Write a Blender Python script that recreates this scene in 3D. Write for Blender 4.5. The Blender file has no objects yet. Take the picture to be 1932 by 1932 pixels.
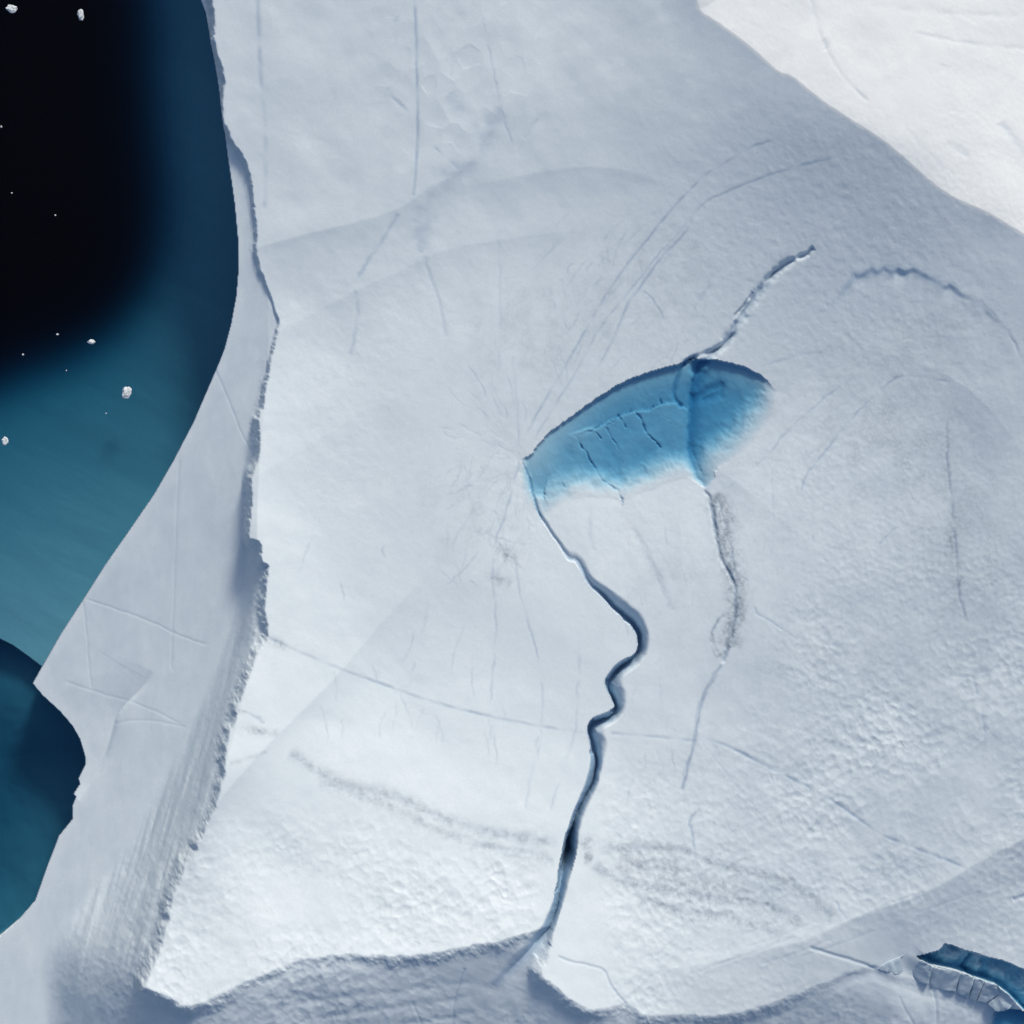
import bpy, bmesh, math
import numpy as np
from mathutils import Vector, noise as mnoise

# ------------------------------------------------------------------ camera, sky, sun, exposure
S = 100.0 / 1932.0          # metres per layout unit
CAM_H = 260.0               # drone height above the sea, metres
scene = bpy.context.scene
cam_data = bpy.data.cameras.new("camera")
cam = bpy.data.objects.new("camera", cam_data)
scene.collection.objects.link(cam)
cam.location = (0, 0, CAM_H)
cam.rotation_euler = (0, 0, 0)
cam_data.sensor_fit = 'HORIZONTAL'
cam_data.angle = 2 * math.atan(50.0 / CAM_H)
cam_data.clip_end = 3000
scene.camera = cam

SUN_EL, SUN_AZ = math.radians(33), math.radians(22)   # azimuth clockwise from +Y
world = bpy.data.worlds.new("World")
scene.world = world
world.use_nodes = True
wn, wl = world.node_tree.nodes, world.node_tree.links
bg = wn["Background"]
sky = wn.new("ShaderNodeTexSky")
sky.sky_type = 'NISHITA'
sky.sun_disc = False
sky.sun_elevation = SUN_EL
sky.sun_rotation = SUN_AZ
sky.dust_density = 3.5
sky.air_density = 1.0
sky.ozone_density = 4.0
wl.new(sky.outputs[0], bg.inputs[0])
bg.inputs[1].default_value = 0.12
sun_data = bpy.data.lights.new("sun", 'SUN')
sun_data.energy = 2.6
sun_data.angle = math.radians(12.0)
sun_data.color = (1.0, 0.955, 0.85)
sun = bpy.data.objects.new("sun", sun_data)
scene.collection.objects.link(sun)
sun_dir = Vector((math.sin(SUN_AZ) * math.cos(SUN_EL), math.cos(SUN_AZ) * math.cos(SUN_EL), math.sin(SUN_EL)))
sun.rotation_euler = sun_dir.to_track_quat('Z', 'Y').to_euler()
sun.location = sun_dir * 200
vs = scene.view_settings
vs.view_transform = 'Standard'
vs.look = 'None'
vs.gamma = 1.0
vs.use_curve_mapping = False
vs.exposure = -0.05
scene.cycles.max_bounces = 8
scene.cycles.diffuse_bounces = 5
scene.cycles.transparent_max_bounces = 12
scene.cycles.use_denoising = True

# ------------------------------------------------------------------ numeric helpers
f32 = np.float32

macro = None
def P(pts, z=None):
    """points measured on the photograph, moved to where they stand at height z (z None: on the ice itself)"""
    r = []
    for x, y in pts:
        zz = z
        if zz is None:
            zz = 8.5
            for _ in range(3):
                k = (CAM_H - zz) / CAM_H
                i = min(int(np.searchsorted(axis, 966 + (x - 966) * k)), NX - 1); j = min(int(np.searchsorted(axis, 966 + (y - 966) * k)), NX - 1)
                zz = float(macro[j, i])
        k = (CAM_H - zz) / CAM_H
        r.append((966 + (x - 966) * k, 966 + (y - 966) * k))
    return r

def blur(A, r, passes=3):
    """box blur on the evenly spaced grid"""
    for _ in range(passes):
        for ax in (0, 1):
            p = [(0, 0), (0, 0)]; p[ax] = (r + 1, r)
            c = np.cumsum(np.pad(A, p, mode='edge').astype(np.float64), axis=ax)
            n = A.shape[ax]
            hi = np.take(c, np.arange(2 * r + 1, 2 * r + 1 + n), axis=ax); lo = np.take(c, np.arange(0, n), axis=ax)
            A = ((hi - lo) / (2 * r + 1)).astype(f32)
    return A

def smooth(pts, n=2):
    pts = [tuple(p) for p in pts]
    for _ in range(n):
        q = [pts[0]]
        for a, b in zip(pts[:-1], pts[1:]):
            q.append((a[0] * .75 + b[0] * .25, a[1] * .75 + b[1] * .25))
            q.append((a[0] * .25 + b[0] * .75, a[1] * .25 + b[1] * .75))
        q.append(pts[-1])
        pts = q
    return pts

def sstep(x, a, b):
    t = np.clip((x - a) / (b - a), 0, 1)
    return t * t * (3 - 2 * t)

def pdist(pts, X, Y):
    """distance to an open polyline, the running vertex index at the foot, and the side (+ = right of travel on the photo)"""
    best = np.full(X.shape, 1e12, f32)
    tid = np.zeros(X.shape, f32)
    side = np.zeros(X.shape, f32)
    for i in range(len(pts) - 1):
        ax, ay = pts[i]; bx, by = pts[i + 1]
        dx, dy = bx - ax, by - ay
        L2 = dx * dx + dy * dy + 1e-9
        rx, ry = X - f32(ax), Y - f32(ay)
        t = np.clip((rx * f32(dx) + ry * f32(dy)) * f32(1 / L2), 0, 1)
        ex, ey = rx - t * f32(dx), ry - t * f32(dy)
        d2 = ex * ex + ey * ey
        m = d2 < best
        best = np.where(m, d2, best)
        tid = np.where(m, t + f32(i), tid)
        side = np.where(m, np.sign(f32(dx) * ry - f32(dy) * rx), side)
    return np.sqrt(best), tid, side

def inside(poly, X, Y):
    r = np.zeros(X.shape, bool)
    n = len(poly)
    for i in range(n):
        x1, y1 = poly[i]; x2, y2 = poly[(i + 1) % n]
        if y1 == y2:
            continue
        c = ((Y < y1) != (Y < y2))
        xi = (x2 - x1) * (Y - y1) / (y2 - y1) + x1
        r ^= c & (X < xi)
    return r

def hsh(ix, iy, seed):
    h = (ix.astype(np.int64) * 374761393 + iy.astype(np.int64) * 668265263 + seed * 974711) & 0x7fffffff
    h = ((h ^ (h >> 13)) * 1274126177) & 0x7fffffff
    return ((h ^ (h >> 16)) & 0xffff).astype(f32) / f32(65535)

def vnoise(x, y, seed=0):
    ix, iy = np.floor(x), np.floor(y)
    fx, fy = x - ix, y - iy
    fx = fx * fx * fx * (fx * (fx * 6 - 15) + 10)
    fy = fy * fy * fy * (fy * (fy * 6 - 15) + 10)
    ix = ix.astype(np.int32); iy = iy.astype(np.int32)
    a, b = hsh(ix, iy, seed), hsh(ix + 1, iy, seed)
    c, d = hsh(ix, iy + 1, seed), hsh(ix + 1, iy + 1, seed)
    return (a + (b - a) * fx + (c - a) * fy + (a - b - c + d) * fx * fy) * 2 - 1

def fbm(x, y, octv=4, seed=0, gain=.5):
    r = 0; amp = 1; tot = 0
    c, s_ = math.cos(.6), math.sin(.6)
    for o in range(octv):
        r = r + amp * vnoise(x, y, seed + o * 17); tot += amp
        x, y = (x * c - y * s_) * 2.03 + 3.7, (x * s_ + y * c) * 2.03 + 1.3
        amp *= gain
    return r / tot

# ------------------------------------------------------------------ grid the ice is built on (layout units, y down)
LO, HI = -40.0, 1972.0
fine = np.linspace(LO, HI, 1070)
mar = 14 * (1.085 ** np.arange(40) - 1) / 0.085
mar = mar[(mar > 1) & (mar < 1500)]
axis = np.concatenate([LO - mar[::-1], fine, HI + mar]).astype(f32)
NX = len(axis)
X, Y = np.meshgrid(axis, axis)

def window(pts, pad):
    xs = [p[0] for p in pts]; ys = [p[1] for p in pts]
    i0, i1 = np.searchsorted(axis, [min(xs) - pad, max(xs) + pad])
    j0, j1 = np.searchsorted(axis, [min(ys) - pad, max(ys) + pad])
    return np.s_[j0:j1, i0:i1]

# ------------------------------------------------------------------ outlines measured on the photograph
waterline = [(300, -900), (345, -250), (365, -60), (379, 0), (388, 24), (400, 90), (410, 146), (422, 235), (430, 299), (442, 384), (449, 459), (449, 510),
             (445, 558), (435, 612), (423, 657), (413, 683), (394, 727), (365, 795), (326, 870), (289, 934), (241, 1004),
             (197, 1067), (160, 1125), (112, 1200), (77, 1261), (61, 1289), (80, 1312), (114, 1343), (136, 1369), (150, 1394),
             (159, 1425), (160, 1442), (147, 1469), (150, 1479), (138, 1498), (143, 1503), (136, 1520), (137, 1544), (127, 1557), (110, 1578),
             (88, 1635), (65, 1700), (34, 1736), (0, 1765), (-60, 1805), (-300, 1900), (-900, 2050)]
rim_left = [(360, -900), (385, -120), (394, -40), (399, 0), (406, 34), (405, 75), (413, 105), (427, 156), (423, 180), (420, 197), (425, 235), (445, 272), (459, 289),
            (474, 333), (479, 367), (486, 425), (484, 466), (490, 500), (501, 530), (512, 561), (527, 609), (520, 646), (512, 679),
            (503, 730), (498, 771), (488, 791), (491, 836), (493, 856), (473, 904), (479, 934), (473, 982), (473, 1016), (490, 1019),
            (498, 1060), (507, 1067), (505, 1108), (500, 1148), (508, 1199), (491, 1230), (479, 1250), (471, 1275), (449, 1333),
            (444, 1367), (435, 1380), (427, 1418), (425, 1465), (410, 1510), (405, 1533), (374, 1591), (372, 1608), (350, 1635),
            (321, 1710), (320, 1734), (303, 1795), (289, 1826), (274, 1863)]
rim_bottom = [(300, 1873), (323, 1882), (340, 1895), (360, 1897), (384, 1890), (422, 1873), (452, 1856), (493, 1839), (537, 1822), (571, 1810), (619, 1802),
              (659, 1800), (686, 1801), (740, 1805), (754, 1802), (808, 1800), (863, 1788), (910, 1780), (938, 1778), (978, 1765), (999, 1761), (1016, 1753),
              (1034, 1752), (1046, 1758), (1043, 1785), (1036, 1805), (1024, 1836), (1029, 1846), (1050, 1860), (1074, 1884), (1101, 1901), (1121, 1906), (1148, 1901),
              (1172, 1897), (1182, 1890), (1196, 1904), (1216, 1916), (1247, 1918), (1275, 1916), (1343, 1919), (1394, 1914), (1445, 1901),
              (1513, 1877), (1567, 1856), (1598, 1839), (1656, 1824), (1708, 1851), (1751, 1862), (1805, 1879), (1853, 1899), (1880, 1914), (1960, 1965), (2200, 2080), (3300, 2600)]

# ------------------------------------------------------------------ height of the sunken plateau
blue = np.zeros(X.shape, f32)     # clear blue ice, plus painted shade on the left canyon wall
dirt_shade = np.zeros(X.shape, f32)     # grey melt-out dust, with some shade painted over the east
vein_shade = np.zeros(X.shape, f32)     # refrozen cracks, plus shade painted on canyon lip, east and apron

def terrace(pts, z, amp, wid, h, taper=0.12, rise=0.0, n=2, crisp=1.5):
    """the ice falls away on the right-hand side of a line: steep at the line, easing out"""
    pts = smooth(P(pts, z), n)
    (ax, ay), (bx, by) = pts[0], pts[-1]
    L = math.hypot(bx - ax, by - ay)
    ux, uy = (bx - ax) / L, (by - ay) / L
    u = ((X - ax) * ux + (Y - ay) * uy) / L
    # run the ends on, so that the side never flips beside the line
    (cx, cy), (ex, ey) = pts[1], pts[-2]
    e0 = math.hypot(ax - cx, ay - cy); e1 = math.hypot(bx - ex, by - ey)
    ln = [(ax + (ax - cx) / e0 * 900, ay + (ay - cy) / e0 * 900)] + pts + [(bx + (bx - ex) / e1 * 900, by + (by - ey) / e1 * 900)]
    d, t, sd = pdist(ln, X, Y)
    tp = sstep(u, -taper, taper) * (1 - sstep(u, 1 - taper, 1 + taper))
    q = np.maximum(d * sd, 0)
    qq = np.sqrt(q * q + crisp * crisp) - crisp
    h -= amp * (np.exp(-qq / (wid * 5)) - np.exp(-qq / wid)) * tp
    return h

H = np.full(X.shape, 8.4, f32)
H += np.log1p(np.exp(np.clip((820 - Y) * S / 6.0, -20, 20))) * 6.0 * .066 + (X - 966) * S * .04
sp = lambda v, k: np.log1p(np.exp(np.clip(v / k, -20, 20))) * k
H += (sp((1560 - Y) * S, 7.0) - sp((800 - Y) * S, 7.0)) * .045 * sstep(X, 1050, 1650)
south = np.log1p(np.exp(np.clip((Y - 1150) * S / 5.0, -20, 20))) * 5.0
lw = 1 - sstep(X, 600, 1700)
H += south * (.01 + .23 * lw)
# left lip climbs towards the cliff
soft_rim = smooth([(435, -300), (440, 150), (505, 450), (525, 640), (500, 950), (510, 1120), (465, 1400), (365, 1700), (290, 1900), (220, 2200)], 3)
dR, tR, _ = pdist(soft_rim, X, Y)
H += 2.5 * np.exp(-dR / 210) * (sstep(Y, 560, 1060) * (1 - sstep(Y, 1400, 1750)))
# ridge that parts the sunlit snow slope (upper right) from the bowl
ridge = [(1180, -900), (1290, -60), (1314, 0), (1319, 20), (1343, 34), (1377, 58), (1411, 85), (1438, 109), (1469, 138), (1493, 144), (1520, 167), (1557, 197), (1598, 224),
         (1649, 255), (1693, 289), (1734, 326), (1768, 354), (1802, 377), (1860, 401), (1894, 422), (1932, 445), (2050, 515), (3300, 1100)]
ridgeP = smooth(P(ridge, 15.2), 1)
dH, _, sH = pdist(ridgeP, X, Y)
qH = dH * sH            # + on the bowl side
snow_side = qH < 0
H += np.where(qH > 0, 1.9 * np.exp(-np.maximum(qH, 0) / 240), 1.9 - .36 * np.maximum(-qH - 4, 0) * S)
# broad undulation
H += .35 * fbm(X / 330, Y / 330, 3, 5) + .10 * fbm(X / 95, Y / 95, 3, 9)

macro = H.copy()
rimL = P(rim_left); rimB = P(rim_bottom)
rim = rimL + rimB
nL = len(rimL)
# soft terraces
H = terrace([(430, 480), (490, 465), (560, 445), (620, 430), (700, 412), (770, 385), (810, 350), (860, 330), (890, 300), (920, 250), (945, 215)], None, 1.15, 110, H, .22)
H = terrace([(905, 345), (960, 335), (1000, 325), (1100, 312), (1180, 318), (1260, 345)], None, 0.65, 80, H, .3)
H = terrace([(480, 650), (530, 620), (600, 585), (650, 556), (760, 508), (830, 470), (960, 448), (1100, 430)], None, 0.85, 100, H, .25)
H = terrace([(480, 905), (520, 875), (600, 830), (690, 770), (760, 745)], None, 0.59, 90, H, .2)
H = terrace([(380, 1565), (420, 1500), (455, 1460), (500, 1408), (560, 1350), (640, 1270), (690, 1208), (740, 1150), (800, 1090), (815, 1030)], None, 1.15, 55, H, .12)
H = terrace([(1360, 662), (1400, 645), (1480, 640), (1580, 648), (1680, 664), (1770, 692), (1850, 745), (1905, 815)], None, 1.0, 95, H, .14)
H = terrace([(1925, 1120), (1890, 1160), (1875, 1240), (1868, 1330), (1860, 1420)], None, 0.51, 60, H, .25)
# lower-right roll-over of the right lobe
roll = [(1090, 1868), (1148, 1850), (1200, 1838), (1275, 1827), (1343, 1816), (1411, 1799), (1479, 1782), (1520, 1775), (1564, 1754), (1598, 1737), (1649, 1717), (1700, 1700),
        (1751, 1680), (1785, 1663), (1826, 1637), (1870, 1612), (1932, 1581), (2050, 1530), (3300, 1000)]
rollP = smooth(P(roll), 2)
dC, tC, sC = pdist(rollP, X, Y)
qC = dC * sC
rollw = sstep(X, 1090, 1330)
H -= rollw * (.16 + .16 * sstep(X, 1250, 1700)) * (np.sqrt(np.maximum(qC, 0) ** 2 + 9) - 3) * S * (1 - .35 * sstep(qC, 60, 240))

# scarp arc (upper right) with scalloped lip
arc = [(1570, 570), (1588, 547), (1605, 527), (1615, 508), (1624, 513), (1634, 509), (1649, 499), (1660, 505), (1673, 498), (1686, 505), (1700, 501), (1712, 507), (1727, 501), (1745, 508),
       (1758, 517), (1775, 525), (1787, 536), (1796, 532), (1807, 539), (1819, 551), (1835, 556), (1850, 564), (1870, 585), (1887, 602), (1910, 625), (1930, 660)]
arcP = P(arc)
w = window(arcP, 260)
d, t, sd = pdist(arcP, X[w], Y[w])
below = inside(arcP + [(2100, 1100), (1500, 1100)], X[w], Y[w])
q = np.where(below, d, -d)
arcS = smooth(P([(1575, 560), (1630, 515), (1700, 505), (1760, 520), (1840, 560), (1925, 650)]), 3)
qs = pdist(arcS, X[w], Y[w])[0]
u = sstep(X[w], arcP[0][0], arcP[-1][0])
u = (X[w] - arcP[0][0]) / (arcP[-1][0] - arcP[0][0])
aw = np.interp(u, [0, .1, .25, .45, .75, 1], [0, .8, 1, .8, .3, 0]).astype(f32)
H[w] -= aw * np.where(q > 0, .34 * (.8 + (np.clip(.8 + .7 * vnoise(X[w] / 17, Y[w] / 40, 5), .15, 1.3) - .8) * (1 - sstep(q, 8, 40))) * sstep(q, 0, 10) * np.exp(-np.maximum(qs - 10, 0) / 90), 0)
blue[w] = np.maximum(blue[w], .45 * aw * np.exp(-((q - 5) / 7) ** 2))

# ------------------------------------------------------------------ meltwater pool basin
POOL_Z = 8.75
pool_top = [(983, 868), (1001, 861), (1011, 845), (1036, 818), (1081, 784), (1132, 749), (1171, 724), (1215, 706), (1260, 693), (1286, 687), (1305, 679),
            (1340, 679), (1366, 682), (1391, 690), (1420, 700), (1446, 717), (1465, 740)]
pool_bot = [(1465, 740), (1459, 768), (1449, 797), (1420, 832), (1388, 861), (1369, 874), (1347, 887), (1350, 903), (1334, 922), (1318, 916), (1305, 903),
            (1279, 904), (1244, 917), (1231, 925), (1193, 935), (1177, 951), (1164, 941), (1119, 938), (1081, 941), (1049, 957), (1027, 976), (1014, 964),
            (991, 944), (983, 916), (980, 887), (983, 868)]
pt_ = smooth(P(pool_top, POOL_Z), 1); pb_ = smooth(P(pool_bot, POOL_Z), 1)
pool_poly = pt_ + pb_[1:-1]
w = window(pool_poly, 570)
Xw = X[w] + 2.2 * fbm(X[w] / 11, Y[w] / 11, 3, 31); Yw = Y[w] + 2.2 * fbm(X[w] / 11, Y[w] / 11, 3, 37)
pin = inside(pool_poly, Xw, Yw)
dt_, tt_, _ = pdist(pt_, Xw, Yw); db_, tb_, _ = pdist(pb_, Xw, Yw)
dp = np.minimum(dt_, db_)
out = np.where(pin, 0, dp)
lip = POOL_Z + .10 * out * S 
Hw = lip + (H[w] - lip) * sstep(out, 0, 560)
ub = tb_ / (len(pb_) - 1)
fade_w = np.interp(ub, [0, .1, .3, .45, .8, .9, 1], [46, 70, 76, 66, 64, 30, 14]).astype(f32)
depth = 1.75 * (1 - .25 * sstep(Xw, 1360, 1460)) * (.16 * sstep(dt_, -1, 5) + .84 * sstep(dt_, -40, 80)) * (sstep(db_ + 9 * fbm(Xw / 22, Yw / 22, 3, 43) * sstep(db_, 0, 20), -4, fade_w) ** 1.2) * (.55 + .45 * sstep(Xw, 990, 1150))
depth = depth * (.92 + .4 * np.exp(-dt_ / 42)) + .05 * sstep(dp, 0, 6)
depth += .13 * fbm(Xw / 26, Yw / 26, 4, 41) * sstep(dp, 6, 40)
# shelf edge: shallower bench below the line
bench = P([(1072, 818), (1100, 812), (1140, 800), (1168, 785), (1200, 775), (1222, 772), (1247, 762), (1280, 758), (1292, 768)], POOL_Z)
d, t, sd = pdist(bench, Xw, Yw)
bx_ = sstep(Xw, 1060, 1100) * (1 - sstep(Xw, 1285, 1300))
depth -= .35 * bx_ * sstep(d * sd, -3, 3) * np.exp(-np.maximum(d * sd, 0) / 90)
# deep runnel through the pool: steep left bank, slow right bank
chan = smooth(P([(1324, 672), (1316, 700), (1309, 722), (1306, 756), (1304, 784), (1301, 820), (1303, 858), (1310, 890), (1331, 921)], POOL_Z), 2)
d, t, sd = pdist(chan, Xw, Yw)
q = -d * sd           # + to the right of the photo
cu = t / (len(chan) - 1)
prof = np.where(q > 0, np.exp(-q / 20), np.exp(-np.abs(q) / 5.0))
depth += .75 * prof * np.interp(cu, [0, .08, .6, .9, 1], [.3, 1, 1, .9, .1])
for pts, wd, dp_ in [([(1309, 752), (1335, 738), (1362, 728), (1358, 742), (1330, 752)], 9, .4),
                     ([(1311, 690), (1318, 700), (1325, 705), (1318, 725)], 10, .35)]:
    d, t, sd = pdist(P(pts, POOL_Z), Xw, Yw)
    depth += dp_ * np.exp(-(d / wd) ** 2)
d, t, sd = pdist(chan, Xw + 4 * fbm(Xw / 13, Yw / 13, 3, 46), Yw)
vein_shade[w] = np.maximum(vein_shade[w], .8 * np.exp(-((d + 1) / 3.4) ** 2) * np.clip(.75 + .7 * vnoise(Xw / 12, Yw / 12, 47), .15, 1))
vein_shade[w] = np.maximum(vein_shade[w], .40 * np.exp(-(d / 11) ** 2) * (sd < 0))
pz = lambda L: P([(927.4 + x * .32, 579.6 + y * .32) for x, y in L], POOL_Z)
for L, wd, dp_, vn in [([(480, 740), (510, 760), (530, 820), (560, 860), (590, 910), (620, 960), (650, 1020), (750, 1090), (780, 1160)], 2.6, .9, .75),
                   ([(590, 720), (650, 690), (680, 715), (715, 780), (735, 800)], 2.0, .7, .6),
                   ([(735, 800), (770, 850), (790, 900)], 1.8, .35, .3),
                   ([(500, 745), (600, 730)], 2.2, .6, .6),
                   ([(750, 640), (775, 670), (800, 710)], 2.2, .8, .7),
                   ([(610, 740), (640, 770)], 2.0, .7, .6), ([(640, 640), (635, 690)], 1.8, .5, .5),
                   ([(850, 615), (880, 660), (920, 740), (970, 790), (1000, 830)], 2.4, .9, .75),
                   ([(600, 715), (690, 690), (750, 640), (800, 625), (850, 610), (920, 600), (960, 580), (1000, 570), (1090, 558)], 2.0, .7, .6),
                   ([(1000, 570), (1000, 545)], 2.6, .9, .8),
                   ([(1030, 660), (1050, 655), (1060, 690)], 1.7, .35, .3),
                   ([(1180, 520), (1190, 560)], 5.0, .9, .7), ([(415, 1030), (425, 1060)], 2.5, .3, .3)]:
    pts = pz(L); wd *= .66; dp_ *= .28
    d, t, sd = pdist(pts, Xw + 3.0 * fbm(Xw / 8, Yw / 8, 3, 78), Yw + 3.0 * fbm(Xw / 8, Yw / 8, 3, 79))
    brk = .42 + .9 * vnoise(Xw / 9, Yw / 9, 77)
    depth += dp_ * np.exp(-(d / wd) ** 2) * np.clip(brk + .3, .2, 1.2)
    vein_shade[w] = np.maximum(vein_shade[w], vn * np.exp(-(d / wd) ** 2) * np.clip(brk + .2, .1, 1.2))
H[w] = np.where(pin, POOL_Z - np.maximum(depth, .0) * .50, Hw)
in_pool = np.zeros(X.shape, bool); in_pool[w] = pin

# ------------------------------------------------------------------ winding meltwater canyon
canyon = [  # left lip, floor, right lip, depth
    ((985, 872), (986.116, 872), (988.72, 872), 0.1875),
    ((995, 893), (996.488, 892.442), (999.96, 891.14), 0.45),
    ((1003, 925), (1004.86, 924.442), (1009.2, 923.14), 0.6),
    ((1008, 950), (1010.23, 949.256), (1015.44, 947.52), 0.75),
    ((1014, 969), (1016.98, 968.256), (1023.92, 966.52), 0.825),
    ((1025, 988), (1027.98, 986.884), (1034.92, 984.28), 0.75),
    ((1041, 1009), (1043.23, 1007.7), (1048.44, 1004.66), 0.675),
    ((1056, 1032), (1058.42, 1030.51), (1064.06, 1027.04), 0.675),
    ((1067, 1051), (1069.42, 1047.84), (1075.06, 1040.46), 0.675),
    ((1073, 1058), (1076, 1053), (1088, 1038), 0.55),
    ((1083, 1058), (1088, 1054), (1099, 1048), 0.5),
    ((1089, 1066), (1096, 1064), (1106, 1060), 0.7),
    ((1096, 1077), (1102, 1076), (1111, 1072), 1),
    ((1105, 1096), (1110, 1094), (1120, 1089), 1.5),
    ((1115, 1110), (1121, 1107), (1134, 1098), 2.2),
    ((1129, 1119), (1135, 1117), (1151, 1108), 3.2),
    ((1144, 1136), (1148, 1134), (1167, 1120), 4.2),
    ((1171, 1164), (1175, 1161), (1196, 1141), 5.2),
    ((1190, 1179), (1195, 1177), (1214, 1158), 5.6),
    ((1200, 1193), (1205, 1191), (1222, 1178), 5.8),
    ((1204, 1207), (1210, 1207), (1227, 1206), 6),
    ((1203, 1228), (1208, 1229), (1224, 1234), 6),
    ((1194, 1241), (1198, 1246), (1209, 1254), 6),
    ((1176, 1244), (1182, 1255), (1192, 1267), 6),
    ((1158, 1258), (1166, 1267), (1178, 1277), 6),
    ((1145, 1274), (1154, 1282), (1175, 1288), 6),
    ((1140, 1290), (1147, 1292), (1180, 1297), 6),
    ((1146, 1304), (1149, 1304), (1184, 1308), 6),
    ((1155, 1321), (1158, 1321), (1184, 1325), 6),
    ((1160, 1334), (1164, 1336), (1180, 1342), 6),
    ((1155, 1341), (1161, 1350), (1170, 1356), 6),
    ((1138, 1346), (1148, 1360), (1157, 1368), 6),
    ((1121, 1354), (1130, 1364), (1144, 1374), 6),
    ((1110, 1368), (1116, 1370), (1140, 1380), 6),
    ((1108, 1382), (1112, 1383), (1143, 1388), 6),
    ((1111, 1396), (1115, 1396), (1148, 1398), 6),
    ((1115, 1410), (1121, 1412), (1147, 1414), 6.2),
    ((1114, 1432), (1128, 1436), (1140, 1436), 6.3),
    ((1110, 1454), (1128, 1456), (1135, 1456), 6.4),
    ((1103, 1480), (1121, 1484), (1127, 1486), 6.5),
    ((1091, 1510), (1107, 1508), (1117, 1508), 6.6),
    ((1079, 1538), (1092, 1538), (1105, 1534), 6.8),
    ((1069, 1568), (1081, 1566), (1095, 1566), 7.2),
    ((1061, 1600), (1075, 1600), (1089, 1598), 12),
    ((1055, 1634), (1067, 1634), (1082, 1632), 7.6),
    ((1053, 1662), (1060, 1664), (1075, 1660), 7),
    ((1046, 1692), (1057, 1692), (1067, 1694), 6.5),
    ((1036, 1718), (1054, 1718), (1058, 1720), 5.6),
    ((1026, 1742), (1045, 1742), (1050, 1744), 5),
    ((1012, 1758), (1036, 1760), (1046, 1760), 4.4),
    ((1000, 1772), (1018, 1776), (1042, 1784), 3.6),
    ((984, 1790), (1000, 1798), (1032, 1810), 2.4),
    ((960, 1815), (975, 1825), (1010, 1842), 1),
    ((930, 1845), (942, 1858), (975, 1875), 0),
    ((915, 1860), (925, 1872), (955, 1890), 0),
]
CZ = 8.5
cl = smooth(P([c[0] for c in canyon]), 2); cf = smooth(P([c[1] for c in canyon]), 2); cr = smooth(P([c[2] for c in canyon]), 2)
cdp = [c[3] for c in canyon]
cdp = [p[0] for p in smooth([(v, 0) for v in cdp], 2)]
cpoly = cl + cr[::-1]
w = window(cpoly, 30)
wob = 1.3
Xw = X[w] + wob * fbm(X[w] / 16, Y[w] / 16, 3, 51); Yw = Y[w] + wob * fbm(X[w] / 16, Y[w] / 16, 3, 52)
cin = inside(cpoly, Xw, Yw)
dl, tl, _ = pdist(cl, Xw, Yw); dr, trr, _ = pdist(cr, Xw, Yw); df, tf, sf = pdist(cf, Xw, Yw)
Dc = np.interp(tf, np.arange(len(cdp)), cdp).astype(f32)
onright = sf < 0
xr = np.where(onright, df / (df + dr + 1e-3), df / (df + dl + 1e-3))
# stepped, undercut-looking walls: gentle shoulder, then steep
xr = np.clip((xr - .04) / .96, 0, 1)
pl = np.interp(tf, np.arange(len(cdp)), np.array([math.hypot(a[0] - b[0], a[1] - b[1]) for a, b in zip(cl, cf)])).astype(f32)
pl = .30 + .6 * sstep(pl, 6, 14)
slot = np.exp(-((Y[w] - 1592) / 34) ** 2)
cprof = np.where(onright, (1 - xr) ** (2.1 - 1.7 * slot), (1 - xr) ** (pl + .5 * (pl > .6) * (1 - slot)))
cprof = cprof + .05 * np.sin(cprof * 22 + fbm(Xw / 30, Yw / 30, 2, 61) * 3) * (cprof * (1 - cprof)) * 2
Dc = Dc * (.36 + .26 * slot)
cut = np.where(cin, Dc * cprof, 0)
vein_shade[w] = np.maximum(vein_shade[w], .55 * np.exp(-(dl / 1.8) ** 2) * sstep(Dc, .15, .4) * (1 - sstep(pl, .5, .7)))  # painted shade along the left lip, to dull its bright edge
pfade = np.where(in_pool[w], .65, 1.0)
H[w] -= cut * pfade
blue[w] = np.maximum(blue[w], np.where(cin, np.clip(cut / np.where(onright, 1.5, .35), 0, 1) ** .8 * (.35 + .65 * sstep(Dc, .3, 2.2)), 0))  # blue ice; left wall also tinted dark as painted shade on its sunlit lip
vein_shade[w] = np.maximum(vein_shade[w], np.where(cin & (Dc < 1.6), np.clip(cprof * 1.1, 0, 1) * .75, 0))
in_canyon = np.zeros(X.shape, bool); in_canyon[w] = cin & ~in_pool[w] & (Dc > .9)

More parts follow.
